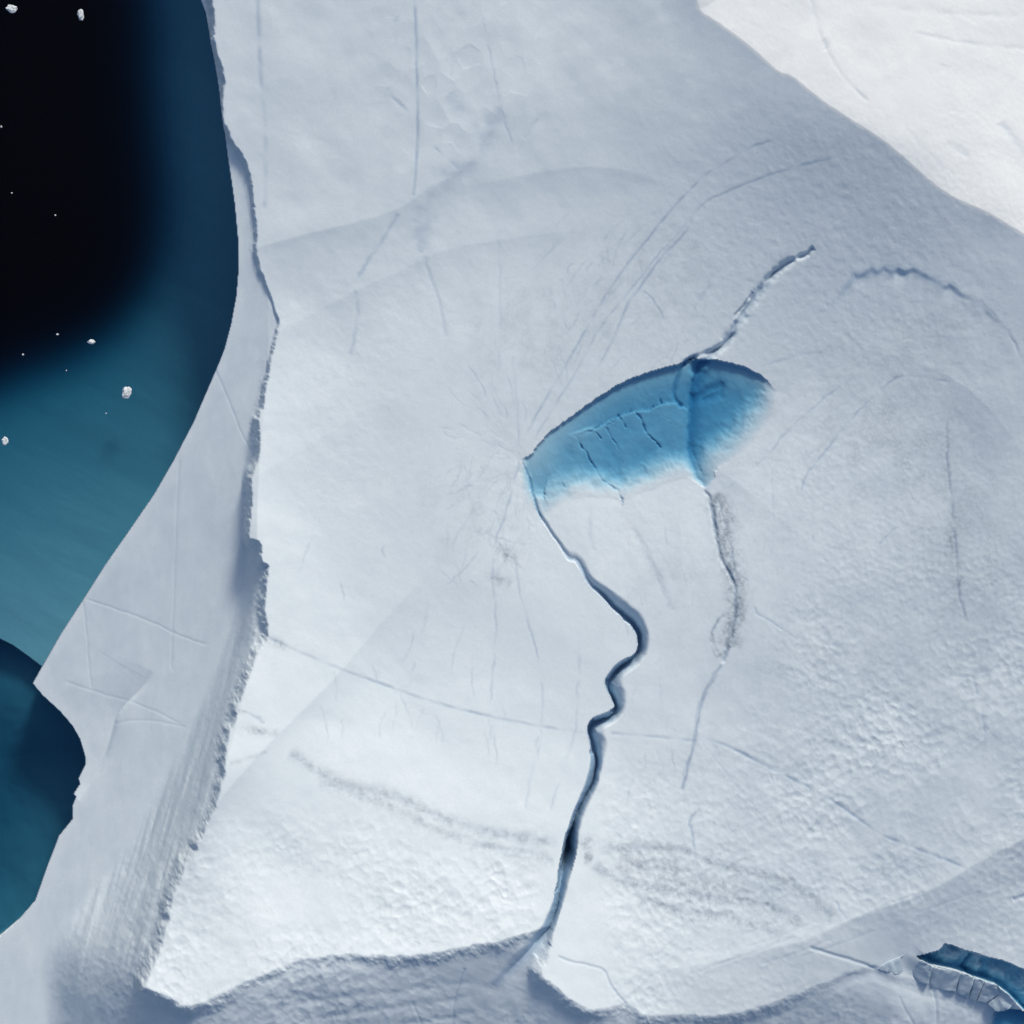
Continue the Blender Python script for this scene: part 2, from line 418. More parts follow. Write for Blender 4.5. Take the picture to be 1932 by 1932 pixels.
# ------------------------------------------------------------------ cracks, runnels, refrozen veins, dust bands
def groove(pts, wd, dep, vn=0.0, dt=0.0, bl=0.0, z=None, n=1, rough=.4, wobble=3.0, seed=1, taper=.08):
    pts = smooth(P(pts, z), n)
    w = window(pts, wd * 3 + 8)
    x, y = X[w], Y[w]
    x2 = x + wobble * fbm(x / 14, y / 14, 3, seed + 100); y2 = y + wobble * fbm(x / 14, y / 14, 3, seed + 200)
    d, t, sd = pdist(pts, x2, y2)
    u = t / (len(pts) - 1)
    tp = sstep(u, -.001, taper) * (1 - sstep(u, 1 - taper, 1.001)) if taper else 1.0
    br = np.clip(.85 + rough * 2.2 * vnoise(x / 23, y / 23, seed), 0, 1.3)
    g = np.exp(-(d / wd) ** 2) * tp * br
    H[w] -= dep * (.22 if dep < .25 else .75) * g
    if vn: vein_shade[w] = np.maximum(vein_shade[w], 1.15 * vn * g)
    if dt:
        g2 = np.exp(-(d / (wd * 1.3)) ** 2) * tp * np.clip(.9 + 1.3 * fbm(x / 9, y / 9, 4, seed + 7), 0, 1.6)
        dirt_shade[w] = np.maximum(dirt_shade[w], dt * g2)
    if bl: blue[w] = np.maximum(blue[w], bl * g)

# runnel that feeds the pool
groove([(1306, 705), (1322, 685), (1345, 668), (1366, 652), (1387, 619), (1411, 585), (1425, 561), (1442, 541), (1459, 517), (1486, 493), (1510, 483)], 7.0, .7, .18, 0, .35, rough=.12, seed=3, taper=.2)
groove([(1411, 585), (1425, 561), (1442, 541), (1459, 517), (1486, 493), (1510, 481)], 3.5, .45, .12, 0, .35, seed=4, taper=.2)
groove([(1505, 484), (1527, 478), (1533, 470), (1540, 465)], 4, .4, .2, 0, .15, seed=5)
groove([(1385, 600), (1420, 556), (1424, 548)], 2, .3, .3, seed=6)
groove([(1392, 622), (1369, 648), (1343, 660), (1311, 672), (1289, 685), (1282, 708), (1273, 733), (1275, 752), (1292, 768)], 3.2, .55, .30, 0, .45, seed=8, wobble=1)
groove([(1369, 650), (1350, 660), (1322, 672), (1300, 676)], 2.2, .4, .25, 0, .4, seed=9, wobble=1)
# straight refrozen cracks
G = groove
G([(778, -60), (781, 0), (785, 60), (786, 130), (788, 240), (785, 310), (780, 372)], 3.0, .10, .40, seed=11, wobble=1, taper=.02)
G([(484, -40), (487, 60), (490, 130), (498, 240), (500, 330), (498, 400)], 4.5, .10, .26, seed=12, wobble=1)
G([(752, 402), (735, 432), (705, 475), (672, 528)], 3.5, .10, .30, seed=13)
G([(668, 545), (676, 580), (672, 620), (655, 700)], 3.5, .07, .22, seed=14)
G([(800, 480), (818, 540), (835, 590), (842, 640)], 3.5, .07, .16, seed=15)
G([(905, 20), (920, 70), (935, 160), (952, 230), (968, 272)], 2.6, .06, .24, seed=16)
G([(728, 165), (745, 190), (775, 215)], 4.5, .10, .26, seed=17)
G([(748, 30), (745, 90)], 4, .05, .14, seed=171)
G([(852, 120), (850, 150)], 3, .06, .2, seed=18)
G([(820, 280), (845, 300), (870, 325)], 2.6, .08, .28, seed=19)
G([(985, 260), (1015, 225)], 3, .06, .2, seed=191)
G([(990, 825), (1030, 750), (1087, 657), (1128, 578), (1189, 490), (1223, 449), (1275, 384), (1340, 320), (1375, 302), (1420, 275), (1460, 262)], 2.3, .06, .42, seed=20, wobble=1.5)
G([(1000, 840), (1060, 745), (1100, 680), (1130, 618), (1196, 540), (1240, 480), (1280, 440), (1300, 412), (1330, 380), (1360, 366)], 2.0, .05, .30, seed=21, wobble=1.5)
G([(1125, 700), (1155, 645), (1185, 570), (1206, 545), (1251, 479), (1278, 455), (1300, 430), (1312, 395), (1345, 372), (1400, 348), (1450, 328), (1530, 306), (1575, 296)], 2.5, .06, .40, seed=22, wobble=1.5)
G([(1215, 545), (1238, 570), (1255, 605)], 2.2, .05, .3, seed=23)
G([(965, 668), (972, 720), (978, 800), (980, 850)], 2.6, .05, .26, seed=24)
G([(938, 430), (945, 560), (940, 700)], 3.2, .04, .12, seed=241)
G([(980, 865), (965, 930), (945, 990), (930, 1040)], 2.2, .06, .34, seed=25)
G([(930, 1050), (928, 1100), (936, 1160), (932, 1240), (925, 1330)], 2.3, .05, .24, seed=26)
G([(972, 1050), (978, 1110), (998, 1180), (1015, 1240), (1025, 1330), (1015, 1440)], 2.3, .05, .26, seed=27)
G([(1015, 1390), (1005, 1450), (990, 1530)], 2.5, .04, .16, seed=28)
G([(1090, 1190), (1092, 1270), (1088, 1330), (1085, 1390), (1060, 1460), (1035, 1540)], 2.6, .05, .20, seed=29)
G([(500, 1200), (545, 1222), (640, 1262), (720, 1292), (800, 1321), (880, 1343), (960, 1361), (1040, 1375), (1108, 1384)], 2.8, .08, .36, .12, seed=30, wobble=1)
G([(1150, 1384), (1190, 1388), (1250, 1392), (1320, 1400)], 3.0, .08, .30, seed=31, wobble=1)
G([(1318, 1390), (1380, 1410), (1450, 1449), (1520, 1482), (1560, 1502), (1620, 1545), (1660, 1575), (1700, 1590), (1760, 1613), (1830, 1640)], 3.4, .13, .52, seed=32, wobble=1)
G([(1322, 1400), (1380, 1470), (1430, 1530), (1450, 1555)], 2.2, .04, .2, seed=33)
G([(1170, 955), (1190, 990), (1215, 1030), (1245, 1100), (1270, 1160)], 6.5, .10, .14, .10, seed=34)
G([(1115, 955), (1112, 1000), (1120, 1040)], 4, .05, .10, .08, seed=35)
# dusty lane below the pool
G([(1333, 925), (1345, 945), (1350, 970), (1352, 1000), (1358, 1030), (1365, 1060), (1378, 1085), (1388, 1105)], 3.0, .2, .42, .65, seed=36, taper=.2)
G([(1345, 930), (1362, 960), (1372, 1010), (1378, 1060), (1392, 1110), (1390, 1150), (1382, 1195), (1375, 1225)], 14, .10, .20, .75, seed=37, rough=.35)
G([(1372, 1068), (1395, 1085), (1412, 1098)], 2.2, .12, .45, seed=371)
G([(1368, 1055), (1380, 1085), (1388, 1108)], 4.0, .2, .55, .6, seed=372, taper=.4)
G([(1384, 1170), (1382, 1200), (1386, 1215)], 6, .15, .3, .6, seed=373, taper=.48)
G([(1358, 1168), (1346, 1185), (1345, 1210), (1355, 1235), (1368, 1248)], 3, .08, .2, .5, seed=38)
G([(1350, 1240), (1365, 1235), (1374, 1225)], 3, .08, .2, .5, seed=381)
G([(1362, 1255), (1340, 1290), (1322, 1325), (1314, 1370), (1308, 1410), (1296, 1450), (1288, 1500)], 4.2, .12, .42, .15, seed=39)
G([(1395, 1215), (1385, 1260), (1375, 1300), (1362, 1340)], 2.4, .04, .2, seed=391)
G([(1323, 1527), (1312, 1535), (1300, 1557), (1306, 1575), (1312, 1610), (1308, 1640)], 3.0, .10, .42, .1, seed=40)
G([(1425, 1145), (1430, 1160), (1450, 1168), (1480, 1190), (1510, 1208)], 2.4, .06, .32, seed=41)
G([(1370, 925), (1440, 870), (1500, 800), (1560, 750), (1600, 720), (1632, 705)], 2.4, .05, .32, seed=42)
G([(1515, 930), (1520, 900), (1545, 870), (1600, 800), (1640, 760), (1675, 725), (1705, 705), (1760, 712), (1800, 722)], 2.4, .06, .40, seed=43)
G([(1460, 880), (1458, 920), (1462, 980), (1455, 1060)], 2.6, .05, .2, seed=44)
G([(1660, 1030), (1680, 1005), (1700, 995)], 2.6, .05, .26, seed=441)
G([(1535, 1010), (1540, 1040), (1565, 1065)], 2.6, .05, .22, seed=442)
G([(1792, 790), (1788, 850), (1795, 920), (1803, 1000), (1808, 1080), (1816, 1150), (1828, 1180)], 3.2, .12, .40, .2, seed=45)
G([(1790, 1000), (1805, 1060), (1812, 1110)], 8, .05, .06, .3, seed=46, rough=.4)
G([(1838, 1275), (1843, 1310), (1855, 1350), (1860, 1420)], 3.4, .10, .36, seed=47)
G([(1650, 1250), (1700, 1260), (1760, 1278), (1840, 1278)], 2.4, .04, .14, seed=471)
G([(1410, 705), (1440, 690), (1500, 670), (1560, 660)], 2.5, .04, .18, seed=48)
G([(1850, 565), (1885, 600), (1910, 635), (1932, 690)], 2.6, .10, .26, seed=49)
G([(1690, 640), (1740, 635), (1800, 633)], 2.4, .04, .16, seed=50)
G([(1331, 922), (1340, 938), (1347, 965), (1350, 1000), (1356, 1032), (1366, 1062), (1380, 1088), (1388, 1110), (1389, 1145), (1384, 1185), (1372, 1222), (1362, 1255)], 3.2, .25, .8, .5, seed=81, wobble=3.5, rough=.2)
G([(1352, 935), (1364, 960), (1372, 1000), (1381, 1030), (1384, 1070), (1393, 1100)], 2.0, .1, .4, .4, seed=82, wobble=3.5)
G([(1389, 1145), (1382, 1175), (1380, 1200), (1386, 1222)], 7, .1, .3, .5, seed=83, wobble=3)
G([(1362, 1250), (1352, 1275), (1336, 1300), (1322, 1330), (1316, 1372), (1306, 1420), (1296, 1455), (1286, 1500)], 2.6, .12, .5, .2, seed=84, wobble=3)
G([(1350, 1242), (1342, 1215), (1344, 1190), (1358, 1168), (1368, 1160)], 2.4, .08, .4, .4, seed=85, wobble=3)
G([(950, 205), (925, 250), (890, 300), (850, 340), (810, 385), (795, 430), (785, 480)], 17, .10, .20, .05, seed=86, wobble=9, rough=.5)
G([(840, 180), (880, 215), (915, 255)], 16, .05, .12, seed=87, wobble=8, rough=.5)
for (mx, my, rx, ry, am) in ((1650, 830, 190, 130, .34), (1000, 640, 160, 130, .26), (920, 960, 130, 130, .24), (1230, 520, 150, 120, .22), (1800, 1010, 90, 190, .26), (1260, 1090, 120, 120, .18), (1560, 1230, 130, 70, .18), (1740, 640, 160, 60, .2)):
    (ox, oy), = P([(mx, my)])
    g_ = np.exp(-((X - ox) / rx) ** 2 - ((Y - oy) / ry) ** 2)
    dirt_shade += am * g_ * np.clip(.45 + 1.5 * fbm(X / 30, Y / 30, 5, int(mx), .65), 0, 1.5)
dust_shade = sstep(X, 1080, 1500) * sstep(Y, 560, 900) * (1 - sstep(qC, -60, 10))  # eastern tone: real dust plus shade painted where the ground tilts too little
wn = dust_shade * np.clip(.75 + .9 * fbm(X / 75, Y / 75, 5, 640, .6), .1, 1.4)
dirt_shade += .14 * wn
vein_shade = np.maximum(vein_shade, .17 * wn)  # smooth share of the painted eastern shade, not cracks
# dust bands
G([(1085, 1588), (1110, 1592), (1125, 1590)], 9, .04, 0, .75, seed=51, taper=.48)
G([(1100, 1618), (1122, 1622)], 9, .04, 0, .75, seed=52, taper=.48)
G([(1120, 1600), (1200, 1602), (1280, 1600), (1330, 1622), (1380, 1640), (1440, 1652), (1495, 1666), (1520, 1690), (1545, 1712), (1580, 1735)], 8, .08, .20, .5, seed=53, wobble=4)
G([(1115, 1630), (1150, 1655), (1180, 1668), (1250, 1680), (1290, 1688), (1320, 1692), (1420, 1700), (1465, 1715), (1520, 1750)], 8, .08, .18, .5, seed=54, wobble=4)
G([(1200, 1690), (1270, 1718), (1340, 1725), (1430, 1745), (1480, 1772)], 8, .06, .16, .45, seed=55, wobble=4)
G([(1160, 1620), (1240, 1640), (1330, 1668), (1420, 1690)], 20, .03, 0, .45, seed=56, rough=.4)
G([(1310, 1615), (1318, 1650), (1335, 1690), (1345, 1730), (1320, 1760), (1296, 1790)], 3, .06, .22, .2, seed=57)
G([(1575, 1700), (1588, 1722), (1600, 1735)], 3, .1, .4, seed=571)
G([(540, 1420), (585, 1450), (640, 1480), (700, 1490), (760, 1508), (830, 1545), (880, 1562), (960, 1580), (1060, 1590)], 9, .10, .16, .4, seed=58, wobble=4)
G([(600, 1480), (690, 1500), (770, 1540), (840, 1575), (930, 1602), (1000, 1612), (1050, 1630)], 8, .10, .14, .36, seed=59, wobble=4)
G([(600, 1470), (680, 1495), (740, 1505)], 12, .03, 0, .28, seed=591)
G([(440, 1370), (462, 1376), (500, 1382), (540, 1385)], 6, .06, 0, .65, seed=60, taper=.48)
G([(442, 1340), (475, 1348), (500, 1365)], 3, .05, .2, .3, seed=601)
G([(430, 1440), (470, 1432), (505, 1418)], 3, .05, .18, .2, seed=602)
G([(505, 1205), (525, 1215), (545, 1222)], 6, .05, 0, .5, seed=61, taper=.48)
G([(930, 1035), (955, 1045), (975, 1065)], 11, .12, .05, .7, seed=62, taper=.48, rough=.5)
G([(915, 1085), (950, 1098), (968, 1105)], 7, .10, .05, .65, seed=63, taper=.48, rough=.5)
G([(915, 1000), (945, 1030), (985, 1075)], 3, .05, .1, .3, seed=631)
rng = np.random.default_rng(5)
for k in range(46):      # hairlines radiating from the pool's western tip
    a = rng.uniform(math.radians(150), math.radians(285)) if k % 3 else rng.uniform(math.radians(90), math.radians(140))
    r0, r1 = rng.uniform(10, 130), 0
    r1 = r0 + rng.uniform(25, 90)
    c_, s_ = math.cos(a), -math.sin(a)
    bend = rng.uniform(-14, 14)
    pts = [(985 + c_ * r0, 860 + s_ * r0), (985 + c_ * (r0 + r1) / 2 + s_ * bend, 860 + s_ * (r0 + r1) / 2 - c_ * bend), (985 + c_ * r1, 860 + s_ * r1)]
    G(pts, 1.6, .03, float(rng.uniform(.08, .22)), seed=300 + k, taper=.3)
for k in range(70):      # scattered hairlines of the upper bowl and the eastern bowl
    if k < 40: cx, cy, an = rng.uniform(1000, 1350), rng.uniform(430, 720), rng.uniform(.6, 2.2)
    else: cx, cy, an = rng.uniform(1460, 1800), rng.uniform(740, 980), rng.uniform(.3, 1.9)
    L = rng.uniform(8, 34)
    G([(cx - math.cos(an) * L, cy + math.sin(an) * L), (cx + rng.uniform(-5, 5), cy + rng.uniform(-5, 5)), (cx + math.cos(an) * L, cy - math.sin(an) * L)],
      1.6, .03, float(rng.uniform(.06, .20)), seed=400 + k, taper=.3)
for k in range(150):
    z_ = k % 5
    if z_ == 0: cx, cy, an = rng.uniform(560, 950), rng.uniform(1000, 1420), rng.uniform(1.2, 1.9)
    elif z_ == 1: cx, cy, an = rng.uniform(850, 1000), rng.uniform(860, 1130), rng.uniform(.2, 2.9)
    elif z_ == 2: cx, cy, an = rng.uniform(1400, 1900), rng.uniform(680, 1250), rng.uniform(.5, 2.1)
    elif z_ == 3: cx, cy, an = rng.uniform(1020, 1330), rng.uniform(400, 680), rng.uniform(.7, 1.3)
    else: cx, cy, an = rng.uniform(1180, 1380), rng.uniform(980, 1560), rng.uniform(1.1, 2.2)
    L = rng.uniform(10, 55)
    G([(cx - math.cos(an) * L, cy + math.sin(an) * L), (cx + rng.uniform(-7, 7), cy + rng.uniform(-7, 7)), (cx + math.cos(an) * L, cy - math.sin(an) * L)],
      float(rng.uniform(1.3, 2.2)), .02, float(rng.uniform(.05, .22)), float(rng.uniform(0, .2)), seed=900 + k, taper=.35, wobble=4)
# sunlit snow slope: one healed crack and wind hollows
G([(1520, -30), (1540, 40), (1552, 80), (1575, 120), (1600, 155), (1640, 195)], 4.5, .16, .10, seed=64)
G([(1552, 75), (1562, 92)], 8, .20, .14, seed=65)
G([(1720, 60), (1800, 80), (1932, 92), (2050, 100)], 5, .12, .06, seed=66)
G([(1640, 10), (1760, 25), (1932, 30)], 6, .10, .05, seed=67)
G([(1780, 120), (1790, 170), (1800, 215)], 8, .12, .05, seed=68)
G([(1885, 230), (1915, 265), (1940, 300)], 9, .2, .12, seed=69)
G([(1785, 270), (1830, 295)], 8, .14, .05, seed=70)
G([(1700, 230), (1760, 300), (1830, 350)], 5, .06, .04, seed=71)

# ------------------------------------------------------------------ sun cups (dimples) and small relief
def cups(size, seed, stretch=1.0, ang=0.0):
    c, s_ = math.cos(ang), math.sin(ang)
    wx = X + size * .35 * fbm(X / (size * 2.3), Y / (size * 2.3), 2, seed + 3); wy = Y + size * .35 * fbm(X / (size * 2.3), Y / (size * 2.3), 2, seed + 8)
    gx = (wx * c + wy * s_) / size; gy = (-wx * s_ + wy * c) / (size * stretch)
    ix, iy = np.floor(gx), np.floor(gy)
    best = np.full(X.shape, 9.0, f32); amp = np.ones(X.shape, f32)
    for i in (-1, 0, 1):
        for j in (-1, 0, 1):
            cx, cy = ix + i, iy + j
            jx = hsh(cx.astype(np.int32), cy.astype(np.int32), seed); jy = hsh(cx.astype(np.int32), cy.astype(np.int32), seed + 1)
            dd = (gx - cx - .1 - .8 * jx) ** 2 + (gy - cy - .1 - .8 * jy) ** 2
            m = dd < best
            best = np.where(m, dd, best)
            amp = np.where(m, .35 + .65 * hsh(cx.astype(np.int32), cy.astype(np.int32), seed + 2), amp)
    return -(1 - np.clip(best * 1.7, 0, 1)) ** 1.5 * amp
patch = np.clip(.75 + .9 * fbm(X / 150, Y / 150, 3, 91), .1, 1.3)
cupL = sstep(Y, 1450, 1640) * (1 - sstep(X, 1000, 1060))
cupR = sstep(Y + (X - 1500) * .3, 1180, 1520) * sstep(X, 1090, 1160) * .8
cupE = sstep(X, 1380, 1560) * sstep(Y, 1000, 1200) * (1 - sstep(Y, 1450, 1750)) * .75
cupT = np.exp(-(((X - 870) / 150) ** 2 + ((Y - 170) / 170) ** 2)) * .5
big = cups(21, 201, 1.35, .9); sml = cups(13, 301, 1.2, .5)
H += (big * .085 * np.clip(cupL * 1.1 + cupR * .75 + cupE * .8, 0, 1.2) + sml * .048 * np.clip(cupL + cupR * 1.2 + cupE * 1.1, 0, 1.3)) * patch
tiny = cups(10, 501, 1.15, .4)
H += tiny * .030 * np.clip(cupR * 1.2 + cupE + cupL + .5 * snow_side + .8 * sstep(X, 1350, 1550) * sstep(Y, 760, 900) * (1 - sstep(Y, 1500, 1700)), 0, 1.1) * patch
H += cups(34, 401, 1.2, .3) * .15 * cupT
H += .005 * fbm(X / 9, Y / 9, 3, 95)

Hp = H     # plateau surface, smooth beyond its rim too

# ------------------------------------------------------------------ shore apron, cliff, lower slope
def apron_z(x, y):
    return .45 + .19 * np.clip(x, 0, 520) * S + .062 * np.log1p(np.exp(np.clip((1289 - y) / 90.0, -20, 30))) * 90 * S
wl_ = [P([p], float(np.clip(apron_z(*p), .5, 9)))[0] for p in waterline]
dA, tA, _ = pdist(wl_, X, Y)
in_water = inside([(-4000, -4000)] + wl_ + [(-4000, 2600)], X, Y)
sA = np.where(in_water, -dA, dA)
Xr = X + 4.2 * fbm(X / 15, Y / 15, 5, 71, .62); Yr = Y + 4.2 * fbm(X / 15, Y / 15, 5, 72, .62)
in_top = inside(rim + [(4000, 2600), (4000, -4000), (360, -4000)], Xr, Yr)
dB, tB, _ = pdist(rim, Xr, Yr)
kidx = [0, 25, 31, 36, 44, 50, nL - 1, nL, nL + 6, nL + 16, nL + 20, nL + 25, nL + 28, nL + 34, nL + 42, nL + 46, nL + 60]
kval = [2.3, 2.3, 2.6, 1.8, 1.7, 1.5, 1.05, .68, .62, .66, .85, .85, .7, .48, .42, .22, .2]
kk = np.interp(pdist(rim, X, Y)[1], kidx, kval).astype(f32)
apron = apron_z(X, Y) + .02 * np.minimum(dA, 300) * S - .45 * np.maximum(X - 560, 0) * S * (Y > 1500)
apron += .12 * fbm(X / 60 + Y / 160, Y / 140, 4, 81)
# rib along the shore notch
for pts, a_, wd in [([(292, 1262), (280, 1290), (225, 1340), (215, 1380), (200, 1430), (160, 1490), (148, 1510)], .4, 30), ]:
    pp = smooth(P(pts, 1.5), 2)
    ww = window(pp, 120)
    d, t, sd = pdist(pp, X[ww], Y[ww])
    u = t / (len(pp) - 1)
    apron[ww] -= a_ * np.where(sd > 0, np.exp(-d / wd), np.exp(-d / 5)) * sstep(u, 0, .4) * (1 - sstep(u, .6, .98))
soft = smooth(rim, 3)[::6]
rs = [tuple(np.mean(np.array(soft[max(0, i - 5):i + 6]), 0)) for i in range(len(soft))]
dBs, _, sBs = pdist(rs, X, Y)
# ragged lip near the edge, calm face further down
dBs = np.maximum(dBs * np.where(in_top, -1, 1), 0)
dBs = blur(dBs, 12); kk = blur(kk, 24)
dBm = dB + (dBs - dB) * sstep(dB, 5, 32)
vein_shade = np.where(in_top, vein_shade, np.maximum(vein_shade, .15 * sstep(sA, 0, 30) * np.clip(.8 + .7 * fbm(X / 60, Y / 110, 4, 643), .2, 1.3)))  # slope shade painted into the colour of the apron and faces outside the rim
cliff = Hp - (np.sqrt(dBm * dBm + 4) - 2) * S * kk
# fluting on the cliff
flute = fbm((X * .96 + Y * .26) / 13, (Y * .96 - X * .26) / 150, 4, 83)
left_part = (1 - sstep(tB, nL - 3, nL + 1))
cliff += (.26 * flute + .03 * fbm(X / 8, Y / 8, 3, 84)) * left_part * sstep(dB, 0, 14) * np.clip(kk / 1.5, 0, 1)
cliff += .022 * fbm((X * .9 + Y * .4) / 60, (Y * .9 - X * .4) / 14, 3, 85) * (1 - left_part) * sstep(dB, 0, 20)
sm = np.clip(1.1 - np.abs(apron - cliff), 0, None) / 1.1
Hout = np.maximum(apron, cliff) + sm * sm * 1.1 * .25 * sstep(dB, 4, 22)
on_cliff = (cliff > apron) & ~in_top
H = np.where(in_top, Hp, Hout)

def slope_groove(pts, wd, dep, vn, z, seed):
    global H
    pts = smooth(P(pts, z), 1)
    w = window(pts, wd * 3 + 6)
    x, y = X[w], Y[w]
    d, t, sd = pdist(pts, x + 1.2 * fbm(x / 14, y / 14, 2, seed), y + 1.2 * fbm(x / 14, y / 14, 2, seed + 5))
    u = t / (len(pts) - 1)
    g = np.exp(-(d / wd) ** 2) * sstep(u, -.001, .08) * (1 - sstep(u, .9, 1.001))
    H[w] -= dep * .45 * g
    vein_shade[w] = np.maximum(vein_shade[w], vn * g)
SG = slope_groove
SG([(880, 1800), (868, 1840), (858, 1880), (856, 1945)], 3.2, .12, .38, 6, 701)
SG([(735, 1860), (720, 1910), (712, 1950)], 2.6, .06, .2, 5, 702)
SG([(782, 1860), (798, 1900), (806, 1950)], 2.6, .06, .2, 5, 703)
SG([(1010, 1782), (1022, 1770), (1036, 1758)], 5, .4, .35, 6, 704)
SG([(346, 860), (340, 960), (334, 1100), (330, 1200), (328, 1270)], 2.4, .05, .26, 2.5, 705)
SG([(410, 690), (440, 760), (468, 830), (492, 868)], 2.2, .05, .30, 2.5, 706)
SG([(160, 1128), (230, 1150), (300, 1175), (340, 1195), (400, 1215)], 2.2, .05, .24, 2.0, 707)
SG([(160, 1130), (166, 1180), (172, 1260), (176, 1300)], 2.2, .05, .22, 1.5, 708)
SG([(120, 1285), (200, 1310), (280, 1330), (350, 1365)], 2.2, .04, .18, 2, 709)
SG([(215, 1365), (260, 1355), (320, 1360), (360, 1370)], 2.2, .04, .18, 2, 710)
SG([(300, 1290), (290, 1330), (285, 1380)], 2.2, .03, .12, 2, 711)
SG([(1047, 1785), (1075, 1796), (1110, 1803), (1138, 1812), (1146, 1835), (1155, 1850), (1180, 1880)], 2.4, .10, .40, 7.5, 712)
SG([(1518, 1776), (1560, 1790), (1600, 1803), (1650, 1822)], 3.0, .18, .5, 6.5, 713)
SG([(1690, 1870), (1700, 1895), (1722, 1930), (1735, 1950)], 2.6, .08, .35, 5, 714)
SG([(1755, 1862), (1762, 1890), (1764, 1945)], 3, .12, .25, 5, 715)
SG([(1900, 1690), (1920, 1683), (1945, 1680)], 4, .2, .45, 6.5, 716)
for yy, k in ((1840, 1), (1868, 2), (1900, 3)):
    SG([(460 + 60 * k, yy + 30), (600 + 40 * k, yy + 12), (760 + 30 * k, yy - 2), (900, yy - 14)], 7, .10, .03, 5, 720 + k)
for k in range(9):
    x0 = rng.uniform(1300, 1850); y0 = 1860 - (x0 - 1275) * .36 + rng.uniform(-60, 30)
    L = rng.uniform(30, 80)
    SG([(x0 - L, y0 + L * .30), (x0, y0 + rng.uniform(-4, 4)), (x0 + L, y0 - L * .38)], 2.4, .03, float(rng.uniform(.05, .16)), 8, 740 + k)

# ------------------------------------------------------------------ blue gully in the lower right corner
GULLY_Z = 7.3
gz = lambda L, z=GULLY_Z: P([(1623 + x * .16, 1700 + y * .16) for x, y in L], z)
gully_top = gz([(655, 635), (780, 600), (900, 565), (940, 520), (965, 485), (1060, 500), (1200, 560), (1350, 600), (1500, 650), (1640, 680), (1750, 720), (1880, 780), (2100, 850), (2500, 1000)])
gully_bot = gz([(2900, 2400), (2200, 1500), (1930, 1290), (1740, 1090), (1600, 985), (1470, 935), (1300, 890), (1180, 830), (1000, 790), (840, 750), (690, 680)])
gpoly = gully_top + gully_bot
# ground steps down on the near side of the broken blocks
bl = gully_bot[::-1][:9]
w = window(bl, 420)
d, t, sd = pdist([gz([(420, 560)])[0]] + bl, X[w], Y[w])
q = d * sd
H[w] = np.where(np.abs(q) < 60, np.minimum(H[w], GULLY_Z + .75 + np.where(q > 0, 0, .03 * -q)), H[w]) * sstep(X[w], 1690, 1730) + H[w] * (1 - sstep(X[w], 1690, 1730))
H[w] -= 1.15 * sstep(q, -4, 36) * np.exp(-np.maximum(q - 60, 0) / 130) * sstep(X[w], 1655, 1730)
w = window(gz([(600, 400), (2300, 1700)]), 40)
gin = inside(gpoly, X[w] + 1.5 * fbm(X[w] / 9, Y[w] / 9, 3, 55), Y[w])
dgt, _, _ = pdist(gully_top, X[w], Y[w]); dgb, _, _ = pdist(gully_bot, X[w], Y[w])
gd = np.where(gin, .45 + 1.1 * (1 - sstep(dgb, 0, 22)) + .45 * fbm(X[w] / 14, Y[w] / 14, 3, 57), 0)
crackg = pdist(gz([(1300, 640), (1250, 720), (1220, 790), (1270, 830)]), X[w], Y[w])[0]
gd += np.where(gin, .6 * np.exp(-(crackg / 3) ** 2), 0)
Hg = np.where(gin, GULLY_Z - gd * sstep(np.minimum(dgt, dgb), -2, 6), H[w])
lip = np.where(gin, 0, np.minimum(dgt, dgb))
Hg = np.where(~gin, np.maximum(H[w], np.where((lip < 5) & (dgt < dgb), GULLY_Z + .1, -99)), Hg)
H[w] = Hg
in_gully = np.zeros(X.shape, bool); in_gully[w] = gin
# second blue hollow cut off by the corner of the picture
hollow = P([(1880, 1914), (1899, 1904), (1925, 1905), (1960, 1930), (2010, 2010), (1950, 2040), (1900, 1980), (1872, 1935)], GULLY_Z)
w = window(hollow, 40)
hin = inside(hollow, X[w], Y[w])
H[w] = np.where(hin, GULLY_Z - 1.0, H[w])
in_gully[w] |= hin

# ------------------------------------------------------------------ under water: ledge that shelves into the deep
ctrl = np.array([(350, 0, 3.2), (380, 200, 3.1), (400, 450, 3.2), (370, 600, 3.8), (150, 750, 5.2), (0, 780, 5.6), (250, 850, 4.4), (40, 900, 4.9), (230, 960, 3.1),
                 (190, 1030, 2.5), (60, 1030, 2.7), (110, 1130, 1.9), (30, 1150, 2.1), (-200, 1000, 4), (-300, 800, 7)], f32)
num = np.zeros(X.shape, f32); den = np.zeros(X.shape, f32)
for cx, cy, dv in ctrl:
    g = np.exp(-((X - cx) ** 2 + (Y - cy) ** 2) / (2 * 170.0 ** 2)) + 1e-6
    num += g * dv; den += g
ledge = num / den
brink = smooth([(170, -900), (272, -60), (280, 0), (290, 200), (302, 330), (298, 450), (268, 550), (200, 640), (110, 695), (0, 735), (-200, 820), (-900, 950)], 3)
d, t, sd = pdist(brink, X, Y)
q = d * sd           # + on the deep side
ledge += np.log1p(np.exp(np.clip(q / 34, -20, 20))) * 3.2
ledge += .12 * fbm((X + .5 * Y) / 260, (Y - .5 * X) / 70, 4, 61, .4)
# lower, separate step in the left margin
step = P([(-300, 1150), (-60, 1180), (0, 1207), (25, 1219), (52, 1238), (84, 1262), (140, 1320)], -3)
d, t, sd = pdist(step, X, Y)
low = sstep(d * sd, -2, 4) * (Y > 1100)
foot = 1.3 * (1 - sstep(dA, 10, 190))
ledge = ledge * (1 - low) + low * (5.7 - foot + .12 * fbm(X / 60, Y / 60, 3, 63))
ledge += 14 * sstep(-X, 350, 1400)
Hu = apron - (ledge + apron) * sstep(-sA, 0, 3.0)
H = np.where(in_water, Hu, H)
